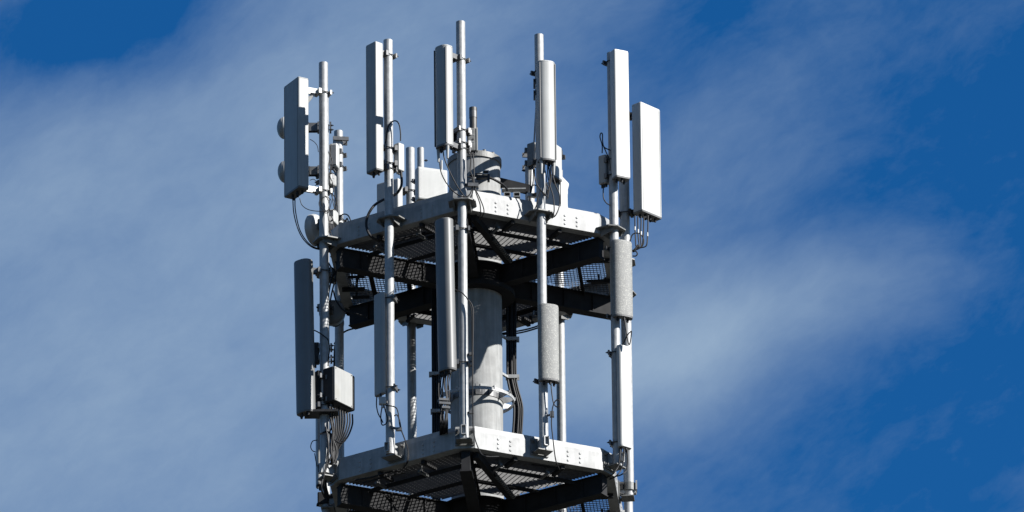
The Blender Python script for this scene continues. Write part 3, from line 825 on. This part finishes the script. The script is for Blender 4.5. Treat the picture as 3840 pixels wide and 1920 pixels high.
cset('cable', 'black cable loop over the small box on the middle left pole', [
    pts(yB, (1442, 545), (1449, 520), (1455, 478), (1470, 457), (1486, 454), (1497, 468), (1502, 500), (1502, 528))], 0.0085)
cset('cable', 'twin black cables curving from the round antenna to the tallest pole', [
    pts(yC, (1646, 548), (1650, 625), (1662, 665), (1688, 705), (1720, 732), (1748, 738), (1762, 728), (1770, 706), (1772, 690)),
    pts(yC, (1660, 548), (1666, 592), (1685, 640), (1710, 690), (1735, 728), (1752, 745), (1768, 735), (1775, 705)),
    pts(yC, (1764, 574), (1766, 600), (1764, 640), (1772, 662), (1777, 690), (1786, 725), (1800, 765), (1802, 800), (1796, 822, yC + 0.3)),
    pts(yC, (1773, 574), (1777, 610), (1778, 660), (1780, 700), (1798, 740), (1812, 775), (1814, 800), (1800, 824, yC + 0.3)),
    pts(yC, (1752, 664), (1764, 664), (1772, 676), (1776, 700))], 0.0075)
m = MB(); q = at(1774, 694, yC); m.box(q, (0.13, 0.05, 0.045), Vector((1, 0.1, 0)).normalized()); ck = m.build('cable_cleat', 'bracket')
ck['label'] = 'zinc cable cleat on the tallest pole just above the platform'; ck['category'] = 'cleat'
m = MB(); q = at(1752, 694, pC.y - 0.03); m.box(q, (0.06, 0.04, 0.03)); m.build('arm', 'dark', ck)
cset('cable', 'bunch of black cables hanging from the front-facing round antenna', [
    pts(yD, (2054, 596), (2055, 660), (2064, 700), (2075, 740), (2078, 790), (2070, 815, yD + 0.25)),
    pts(yD, (2068, 596), (2070, 640), (2082, 690), (2098, 730), (2098, 770), (2085, 805), (2070, 818, yD + 0.25)),
    pts(yD, (2060, 596), (2066, 660), (2062, 700), (2050, 720), (2044, 735, pD.y)),
    pts(yD, (2048, 596), (2060, 640), (2062, 690), (2057, 725), (2052, 745)),
    pts(yD + .2, (1992, 632), (1990, 690), (1987, 730), (1984, 770), (1965, 795), (1930, 808), (1890, 815, yD + .35)),
    pts(yD + .2, (2000, 632), (1999, 680), (1993, 715), (1988, 735), (1985, 775), (1960, 802), (1915, 812), (1880, 818, yD + .35)),
    pts(yD, (2004, 635), (2006, 665), (2018, 700), (2040, 725), (2056, 742)),
    pts(yD + .1, (1988, 720), (1993, 700), (2004, 694), (2018, 700))], 0.0075)
m = MB(); q = at(1994, 733, yD + .18); m.box(q, (0.12, 0.05, 0.045), (1, 0.4, 0)); ck = m.build('cable_cleat', 'steel')
ck['label'] = 'bright cable cleat left of the right front pole'; ck['category'] = 'cleat'
m = MB(); m.bar(q, Vector((pD.x, pD.y, q.z)), 0.03, 0.03); m.build('arm', 'dark', ck)
# right antenna jumpers
tails = []
for i, (x0, r0) in enumerate(((2381, 838), (2392, 842), (2404, 842), (2414, 842), (2430, 838))):
    tails.append(pts(pK.y - .3, (x0, r0 - 30), (x0, r0), (x0 + (2 if i < 2 else -2), r0 + 50), (x0 + (4, 6, 0, -8, -8)[i], r0 + 85), (2392 - i, 918 + i * 3), (2376, 938 + i), (2362, 936, pK.y - .1)))
tails.append(pts(pK.y - .3, (2362, 905), (2372, 880), (2390, 874), (2405, 880), (2414, 900), (2410, 920), (2396, 932), (2374, 940)))
tails.append(pts(pK.y - .3, (2372, 945), (2384, 942), (2390, 952), (2384, 960), (2372, 960)))
jr = cset('cable', 'loose loops of jumper cable under the broad white rightmost antenna', tails, 0.0085)
for x0, r0 in ((2381, 850), (2393, 860), (2404, 868), (2428, 872)):
    m = MB(); m.cyl(at(x0, r0, pK.y - .3), at(x0, r0 + 14, pK.y - .3), 0.0105, 8); m.build('cable_tag', 'tag', jr)
cset('cable', 'small cable loop above the grey box left of the slim white antenna', [
    pts(yE, (2258, 574), (2258, 545), (2250, 515), (2253, 500), (2259, 503), (2260, 530), (2266, 552), (2290, 564)),
    pts(yE, (2264, 550), (2275, 575), (2286, 600), (2288, 640))], 0.0075)
cset('cable', 'cable hanging from the grey box beside the right corner pole', [
    pts(yE, (2264, 690), (2262, 720), (2264, 745), (2275, 762), (2292, 772, pE.y))], 0.0075)
cset('cable', 'black kinked cable loop between speckled and white antennas at the right', [
    pts(yE - .08, (2340, 1190), (2345, 1220), (2352, 1265), (2359, 1292), (2364, 1280), (2368, 1248), (2366, 1243), (2352, 1258), (2338, 1288, yE))], 0.0075)
cset('cable', 'cables below the slim white antenna feeding the lower platform', [
    pts(yE, (2326, 1682), (2324, 1720), (2318, 1750), (2296, 1780), (2270, 1792, yE + .5)),
    pts(yE, (2340, 1685), (2338, 1720), (2330, 1760), (2310, 1785), (2280, 1800, yE + .5)),
    pts(yE, (2352, 1685), (2354, 1730), (2348, 1765), (2330, 1780), (2305, 1788, yE + .5))], 0.0085)
cset('cable', 'cable with a small loop below the speckled antenna right of the shaft', [
    pts(yD, (2066, 1440), (2070, 1480), (2076, 1512), (2088, 1526), (2097, 1520), (2098, 1504), (2090, 1499), (2080, 1508), (2072, 1530), (2070, 1555), (2068, 1590), (2074, 1650), (2084, 1725), (2098, 1760, yD + .3))], 0.0075)
m = MB(); q = at(2070, 1554, yD + .02); m.box(q, (0.05, 0.05, 0.07)); ck = m.build('cable_cleat', 'bracket'); ck['label'] = 'small cable cleat on the pole under the speckled antenna'; ck['category'] = 'cleat'
m = MB(); m.bar(q, Vector((pD.x, pD.y, q.z)), 0.02, 0.02); m.build('arm', 'bracket', ck)
for row in (1328, 1546):
    q = at(1768, row, yC + .06)
    m = MB(); m.box(q, (0.055, 0.05, 0.035)); ck = m.build('cable_cleat', 'bracket'); ck['label'] = 'cable cleat on the tallest pole, %s of the two beside the shaft' % ('upper' if row < 1400 else 'lower'); ck['category'] = 'cleat'
    m = MB(); m.bar(q, Vector((pC.x, pC.y, q.z)), 0.025, 0.02); m.build('arm', 'dark', ck)
cset('cable', 'black cable running down beside the tallest pole to the lower platform', [
    pts(yC, (1706, 1086), (1730, 1096), (1752, 1120), (1766, 1155), (1770, 1200), (1770, 1300), (1772, 1400), (1773, 1550), (1776, 1620), (1790, 1672), (1808, 1705), (1830, 1712), (1870, 1712, yC + .3)),
    pts(yC, (1758, 1125), (1772, 1150), (1775, 1200), (1773, 1320), (1773, 1420))], 0.0075)
cset('cable', 'cables under the slim grey antenna of the middle left pole', [
    pts(yB, (1413, 1485), (1412, 1520), (1418, 1550), (1430, 1572), (1436, 1585)),
    pts(yB, (1432, 1530), (1428, 1560), (1432, 1592), (1446, 1590), (1454, 1572), (1446, 1545), (1440, 1520)),
    pts(yB, (1445, 1520), (1480, 1526), (1492, 1545), (1500, 1600), (1515, 1640), (1530, 1690), (1524, 1740), (1512, 1755, yB + .3)),
    pts(yB, (1478, 1560), (1488, 1556), (1498, 1575), (1506, 1615), (1522, 1660), (1532, 1700), (1528, 1735), (1515, 1750, yB + .3))], 0.0075)
m = MB(); q = at(1434, 1504, yB + .01); m.box(q, (0.085, 0.06, 0.10)); ck = m.build('splitter_box', 'white', None, 0.01); ck['label'] = 'small white splitter box below the slim grey antenna on the left'; ck['category'] = 'box'
m = MB(); m.bar(q, Vector((pB.x, pB.y, q.z)), 0.03, 0.03); m.build('arm', 'bracket', ck)
m = MB(); m.cyl(q - up * 0.05, q - up * 0.09, 0.018, 10); m.build('gland', 'steel', ck)
m = MB(); q = at(1496, 1610, yB + .01); m.box(q, (0.075, 0.04, 0.04)); m.bar(q + Vector((-.01, 0, 0)), at(1462, 1600, pB.y - .06), 0.025, 0.025); ck = m.build('cable_cleat', 'bracket'); ck['label'] = 'cable cleat low on the middle left pole'; ck['category'] = 'cleat'
# left radio box tails
tl = []
for i in range(10):
    x0 = 1236 + i * 9.5; r0 = 1525 + i * 3.2; yy = pA.y - .10 + .034 * i
    tl.append(pts(yy, (x0, r0), (x0 + 3 - i * .4, r0 + 40), (1248 + (x0 - 1236) * .62, r0 + 88), (1272 - (9 - i) * 3.4, 1668 + (i % 3) * 8), (1262 - (9 - i) * 2.2, 1712 + (i % 4) * 6), (1240 - i * .8, 1745 + (i % 3) * 6, pA.y + .04), (1222 - (i % 4) * 4, 1800 + (i % 3) * 8, pA.y + .10), (1218 + (i % 5) * 4, 1868, pA.y + .2)))
tl.append(pts(pA.y - .1, (1240, 1580), (1250, 1640), (1245, 1700), (1215, 1780), (1205, 1830), (1215, 1862, pA.y + .1)))
tl.append(pts(pA.y - .1, (1222, 1600), (1232, 1680), (1222, 1750), (1212, 1800), (1218, 1852, pA.y + .1)))
tl.append(pts(pA.y - .08, (1250, 1560), (1244, 1600), (1236, 1625), (1250, 1650), (1262, 1690), (1256, 1730)))
tl.append(pts(pA.y - .08, (1200, 1628), (1225, 1618), (1244, 1630), (1258, 1652), (1280, 1662), (1296, 1650)))
cset('cable', 'dense bunch of cables hanging below the large pale radio box at the left', tl, 0.0105)
cset('cable', 'thin cable loop left of the foot of the left corner pole', [
    pts(pA.y, (1190, 1650), (1172, 1655), (1165, 1675), (1172, 1690), (1184, 1695)), pts(pA.y, (1180, 1700), (1185, 1730), (1192, 1760))], 0.006)
cset('cable', 'cable from the slate antenna across the left corner pole to the radio box', [
    pts(yA, (1172, 1236), (1190, 1244), (1212, 1258), (1230, 1275), (1236, 1310), (1232, 1340), (1230, 1372))], 0.008)
cset('cable', 'drooping cables under the left end of the upper platform', [
    pts(pF.y, (1285, 1190), (1287, 1220), (1270, 1260), (1256, 1300), (1252, 1400)),
    pts(pF.y, (1380, 1196), (1368, 1215), (1340, 1228), (1300, 1240), (1270, 1262), (1254, 1290)),
    pts(pF.y, (1300, 1180), (1350, 1192), (1400, 1195), (1460, 1210)),
    pts(pF.y, (1295, 1175), (1345, 1182), (1420, 1185), (1460, 1200))], 0.011)
# cable runs beneath the decks
cset('cable', 'cables slung beneath the front right of the upper platform deck', [
    pts(-1.3, (1792, 842), (1830, 826), (1870, 826), (1900, 826), (1950, 838), (2010, 850), (2060, 862)),
    pts(-1.3, (1792, 846), (1835, 832), (1880, 830), (1940, 842), (2000, 856))], 0.010)
cset('cable', 'thick cable curving across the left grating of the upper platform', [
    pts(-0.3, (1338, 1088), (1338, 1060), (1346, 1030), (1370, 1008), (1410, 998), (1480, 994), (1540, 1004), (1600, 1030))], 0.018)
cset('cable', 'cables strung left to right under the upper platform on the left', [
    pts(-0.4, (1285, 968), (1340, 974), (1400, 976), (1480, 984), (1580, 1005)), pts(-0.4, (1285, 972), (1350, 981), (1420, 984), (1500, 992))], 0.008)
cset('cable', 'thick cables under the right grating of the upper platform', [
    pts(-0.3, (2300, 920), (2240, 930), (2180, 940), (2120, 950), (2060, 972), (1980, 985)),
    pts(-0.3, (2300, 926), (2230, 940), (2160, 948), (2100, 962), (2050, 978))], 0.014)
cset('cable', 'pair of cables arching below the hub of the upper platform to the right', [
    pts(0.5, (1915, 1240), (1912, 1140), (1930, 1100), (1955, 1088), (2000, 1092), (2060, 1108)),
    pts(0.5, (1920, 1240), (1922, 1160), (1945, 1120), (1980, 1105), (2030, 1108), (2080, 1116))], 0.013)
cset('cable', 'cables strung beneath the right of the lower platform deck', [
    pts(-0.3, (2050, 1868), (2090, 1845), (2140, 1832), (2200, 1835), (2250, 1820), (2290, 1800)),
    pts(-0.3, (2030, 1872), (2090, 1852), (2150, 1842), (2180, 1820), (2176, 1808))], 0.012)
cset('cable', 'cables strung beneath the left of the lower platform deck', [
    pts(-0.6, (1280, 1880), (1330, 1860), (1380, 1852), (1420, 1858), (1480, 1868), (1540, 1880)),
    pts(-0.6, (1285, 1868), (1340, 1852), (1400, 1850), (1460, 1860))], 0.010)
cset('cable', 'cable pinned along the underside of the lower platform right front', [
    pts(-1.35, (1880, 1714), (1930, 1722), (1980, 1740), (2020, 1745), (2060, 1752), (2100, 1758))], 0.010)
cset('cable', 'two cables leaving the big bundle to the right under the upper platform', [
    pts(0.7, (1880, 1250), (1950, 1240), (2000, 1228), (2040, 1212)), pts(0.7, (1880, 1255), (1950, 1248), (2010, 1232), (2050, 1216))], 0.010)
cset('cable', 'short cables dangling behind the sunlit front grating right of the shaft', [
    pts(0.1, (1888, 850), (1892, 875), (1900, 895), (1903, 925)), pts(0.1, (1903, 850), (1902, 880), (1908, 905), (1906, 930)),
    pts(0.12, (1918, 855), (1914, 880), (1922, 905), (1920, 930)), pts(0.1, (1932, 858), (1938, 880), (1930, 900), (1936, 925)), pts(0.1, (1945, 862), (1942, 885), (1952, 905))], 0.011)
cset('cable', 'tangle of black cables between the left corner pole and the back left pole', [
    pts(pJ.y - .1, (1228, 560), (1236, 590), (1230, 640), (1240, 668), (1250, 700), (1246, 740), (1256, 790)),
    pts(pJ.y - .1, (1242, 540), (1238, 575), (1246, 610), (1236, 650), (1230, 690)),
    pts(pJ.y - .1, (1232, 720), (1248, 730), (1262, 752), (1256, 780), (1240, 790), (1230, 770), (1238, 745)),
    pts(pJ.y - .1, (1226, 815), (1238, 835), (1232, 860), (1240, 885), (1256, 900)),
    pts(pJ.y - .1, (1236, 800), (1250, 830), (1246, 870), (1240, 900))], 0.006)
cset('cable', 'black cables bunched round the left end of the upper platform underside', [
    pts(pA.y + .5, (1240, 960), (1262, 990), (1258, 1040), (1246, 1090), (1238, 1130)),
    pts(pA.y + .5, (1232, 985), (1248, 1020), (1240, 1060), (1232, 1100)),
    pts(pA.y + .6, (1250, 1090), (1262, 1130), (1290, 1165), (1330, 1175), (1375, 1190)),
    pts(pA.y + .5, (1228, 1010), (1244, 1004), (1256, 1020), (1246, 1040), (1230, 1034))], 0.010)
cset('cable', 'cables lying along the shaded left beam just under the upper deck edge', [
    pts(-1.25, (1440, 912), (1500, 895), (1560, 880), (1610, 866), (1660, 852)), pts(-1.25, (1430, 922), (1500, 903), (1570, 884), (1620, 872))], 0.012)
cset('cable', 'cables lying along the lower deck edge under the shaded left beam', [
    pts(-1.25, (1330, 1800), (1390, 1790), (1450, 1772), (1500, 1765)), pts(-1.2, (1360, 1812), (1420, 1795), (1470, 1782), (1520, 1772))], 0.011)
cset('cable', 'small loops of cable round the cleat of the right front pole', [
    pts(yD, (2048, 690), (2058, 705), (2054, 725), (2040, 730), (2030, 715), (2020, 735), (2012, 770), (1996, 800, yD + .2)),
    pts(yD, (2044, 640), (2050, 668), (2047, 700), (2056, 730), (2050, 748))], 0.0065)
# sticker plate on the shaft
m = MB(); th_ = R(16)
m.box(Vector((math.sin(th_), -math.cos(th_), 0)) * 0.327 + up * zrow(1455, 0.09, -0.31), (0.09, 0.006, 0.11), (math.cos(th_), math.sin(th_), 0)); m.build('sticker_plate', 'radome', tower)
for zz_ in (-2.62, -5.1):
    m = MB(); m.lathe((0, 0, 0), up, [(zz_ - 0.008, 0.324), (zz_ - 0.004, 0.329), (zz_ + 0.004, 0.329), (zz_ + 0.008, 0.324)], 48); m.build('weld_seam', 'shaft', tower)
# main feeder bundles
def bundle(label, xs, path, y, r, cl):
    root = thing('cable_bundle', label, 'cable bundle', at(path[0][0], path[0][1], y))
    for i, dx in enumerate(xs):
        cable(root, [at(px + dx, row + (i % 2) * 2, y + (0.02 if i % 2 else -0.02)) for px, row in path], r)
    for px, row in cl:
        m = MB(); q = at(px, row, y - 0.035); m.box(q, (0.17, 0.012, 0.045)); m.box(q + Vector((0, 0.075, 0)), (0.17, 0.012, 0.045))
        m.bar(q + Vector((-0.05, 0.04, 0)), Vector((0.28 if q.x > 0 else -0.28, 0.05, q.z - 0.03)), 0.03, 0.03)
        m.build('clamp', 'galv', root)
    return root
bundle('fat bundle of black feeder cables right of the shaft', (-15, -7, 1, 9, 16), [(1916, 1080), (1917, 1250), (1918, 1400), (1924, 1450), (1940, 1510), (1943, 1550), (1938, 1640), (1930, 1800), (1926, 2000)], 0.30, 0.0145, [(1922, 1269), (1922, 1411)])
bundle('black feeder cable bundle left of the shaft behind the slate antenna', (-12, -4, 4, 12), [(1634, 1080), (1634, 1240), (1635, 1400), (1636, 1640), (1636, 1800), (1638, 2000)], 0.25, 0.0145, [(1634, 1400), (1640, 1540)])
# jumpers under the slate antenna left of the shaft
tl = []
for i in range(9):
    x0 = 1650 + i * 5
    tl.append(pts(pC.y - .05 + 0.03 * (i % 4), (x0, 1395), (x0 - 4 + random.uniform(-4, 4), 1440), (x0 + random.uniform(-6, 6), 1490), (1652 + i * 3.4 + random.uniform(-3, 3), 1540), (1650 + i * 3.6, 1590), (1650 + i * 3.4, 1640, pC.y + .35)))
jb = cset('cable', 'dense jumper cables dropping from the slate antenna left of the shaft', tl, 0.0075)
for px_, row, w_ in ((1664, 1498, 0.12), (1668, 1512, 0.14), (1672, 1528, 0.10)):
    m = MB(); q = at(px_, row, pC.y - .10); m.box(q, (w_, 0.03, 0.028), (1, 0.2, 0)); m.build('clamp', 'bracket', jb)
# braces beneath the near corner
for key, rows, lab in (('t', 0, 'upper'), ('b', 1, 'lower')):
    z0 = ZT if key == 't' else ZB
    p0 = Vector((-0.02, -1.82, z0 - 0.03)); p1 = Vector((0.40, -0.62, z0 - 0.10))
    root = thing('brace', 'slanting dark brace with strapped cable under the near corner of the %s platform' % lab, 'brace', p1)
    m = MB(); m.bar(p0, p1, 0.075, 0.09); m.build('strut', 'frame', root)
    a_, b_ = p0.lerp(p1, 0.45), p0.lerp(p1, 0.98)
    off = Vector((0.055, 0, -0.03))
    cable(root, [a_ + off * 0.6, a_.lerp(b_, 0.3) + off, a_.lerp(b_, 0.7) + off, b_ + off], 0.022)
    for i in range(14):
        q = a_.lerp(b_, (i + 0.5) / 14) + off
        d_ = (b_ - a_).normalized()
        m = MB(); m.cyl(q - d_ * 0.006, q + d_ * 0.006, 0.027, 8); m.build('strap', 'galv_dull', root)

# cable carrier behind the sunlit beam
q0, q1 = at(1868, 684, 0.2), at(1985, 712, 0.2)
tr = thing('cable_carrier', 'dark channel with two open box ends behind the sunlit right beam', 'carrier', (q0.x, q0.y, ZT + 0.03))
m = MB(); m.bar(q0, q1, 0.10, 0.10); m.build('channel', 'frame', tr)
m = MB(); m.box((q0 + q1) / 2 - Vector((0, 0.10, 0.10)), (0.30, 0.12, 0.012)); m.build('tray', 'galv', tr)
for px_ in (1902, 1938):
    q = at(px_, 728, -0.2); o_, i_ = rrect(0.085, 0.062, 0.006, 2), rrect(0.066, 0.044, 0.004, 2); n_ = len(o_); vs = []
    for yy, pr_ in ((0.28, o_), (0.0, o_), (0.0, i_), (0.2, i_)):
        vs += [q + Vector((a_[0], yy, a_[1])) for a_ in pr_]
    m = MB(); m.add(vs, [(a * n_ + i, a * n_ + (i + 1) % n_, (a + 1) * n_ + (i + 1) % n_, (a + 1) * n_ + i) for a in range(3) for i in range(n_)])
    m.f += [tuple(3 * n_ + i for i in range(n_))]; m.sm += [False]
    m.build('box_end', 'steel', tr)
    m = MB(); m.bar(q + Vector((0, 0.2, -0.03)), Vector((q.x, q.y + 0.2, ZT + 0.03)), 0.05, 0.05); m.build('post', 'frame', tr)
# band with an open box end on the shaft top and a dark cable bow
zb_ = zrow(660, 0, -0.4)
bd = thing('shaft_clamp', 'dark clamp with a small white box end on the top of the shaft', 'clamp', (0.12, -0.33, zb_ - 0.1))
q = at(1822, 645, -0.42); o_, i_ = rrect(0.085, 0.052, 0.006, 2), rrect(0.064, 0.034, 0.004, 2); n_ = len(o_); vs = []
for yy, pr_ in ((0.10, o_), (0.0, o_), (0.0, i_), (0.08, i_)):
    vs += [q + Vector((a_[0], yy, a_[1])) for a_ in pr_]
m = MB(); m.add(vs, [(a * n_ + i, a * n_ + (i + 1) % n_, (a + 1) * n_ + (i + 1) % n_, (a + 1) * n_ + i) for a in range(3) for i in range(n_)]); m.f += [tuple(3 * n_ + i for i in range(n_))]; m.sm += [False]
m.build('box_end', 'steel', bd)
m = MB(); m.cyl(q + Vector((-0.13, 0.05, -0.0)), q + Vector((-0.03, 0.05, 0)), 0.009, 8); m.build('threaded_rod', 'dark', bd)
m = MB(); m.bar(at(1786, 668, -0.40), at(1838, 664, -0.42), 0.06, 0.03); m.box(at(1832, 668, -0.44), (0.03, 0.06, 0.09)); m.build('arm', 'dark', bd)
cable(bd, pts(-0.42, (1760, 660), (1800, 660), (1840, 668), (1862, 678, -0.38), (1890, 696, -0.25), (1902, 715, -0.1), (1898, 740, 0)), 0.016)
# clamp ring on the long right pole near the bottom
q = at(2352, 1845, pI.y); zz = zrow(1830, pI.x, pI.y)
lb = thing('pole_bracket', 'heavy pipe clamp on the long right pole near the bottom edge', 'bracket', (pK.x, pK.y, zrow(1860, pK.x, pK.y)))
zz = zrow(1825, pK.x, pK.y)
m = MB(); m.lathe((pK.x, pK.y, 0), up, [(zz - 0.06, 0.058), (zz - 0.06, 0.075), (zz + 0.04, 0.075), (zz + 0.04, 0.058)], 24, False); m.build('collar', 'galv_dull', lb)
m = MB(); m.bar((pK.x - 0.22, pK.y, zz), (pK.x - 0.07, pK.y, zz), 0.09, 0.10); m.build('arm', 'frame', lb)
m = MB(); m.box((pK.x + 0.085, pK.y, zz), (0.02, 0.13, 0.12)); m.build('plate', 'galv', lb)
# lowest bracket at the left edge of the lower platform
q = at(1212, 1872, pJ.y)
lw = thing('pole_bracket', 'dark bracket below the left end of the lower platform', 'bracket', q)
m = MB(); m.box(q, (0.14, 0.12, 0.16)); m.build('block', 'frame', lw, 0.015)
m = MB(); m.bar(q + Vector((0.05, 0, 0.02)), Vector((-APO + 0.02, pJ.y, q.z + 0.02)), 0.10, 0.05); m.build('arm', 'frame', lw)
m = MB(); m.bar(q + Vector((-0.08, 0, -0.07)), q + Vector((0.15, 0.05, -0.09)), 0.05, 0.03); m.build('lug', 'frame', lw)
for o in bpy.data.objects:
    if '_o' in o: del o['_o']
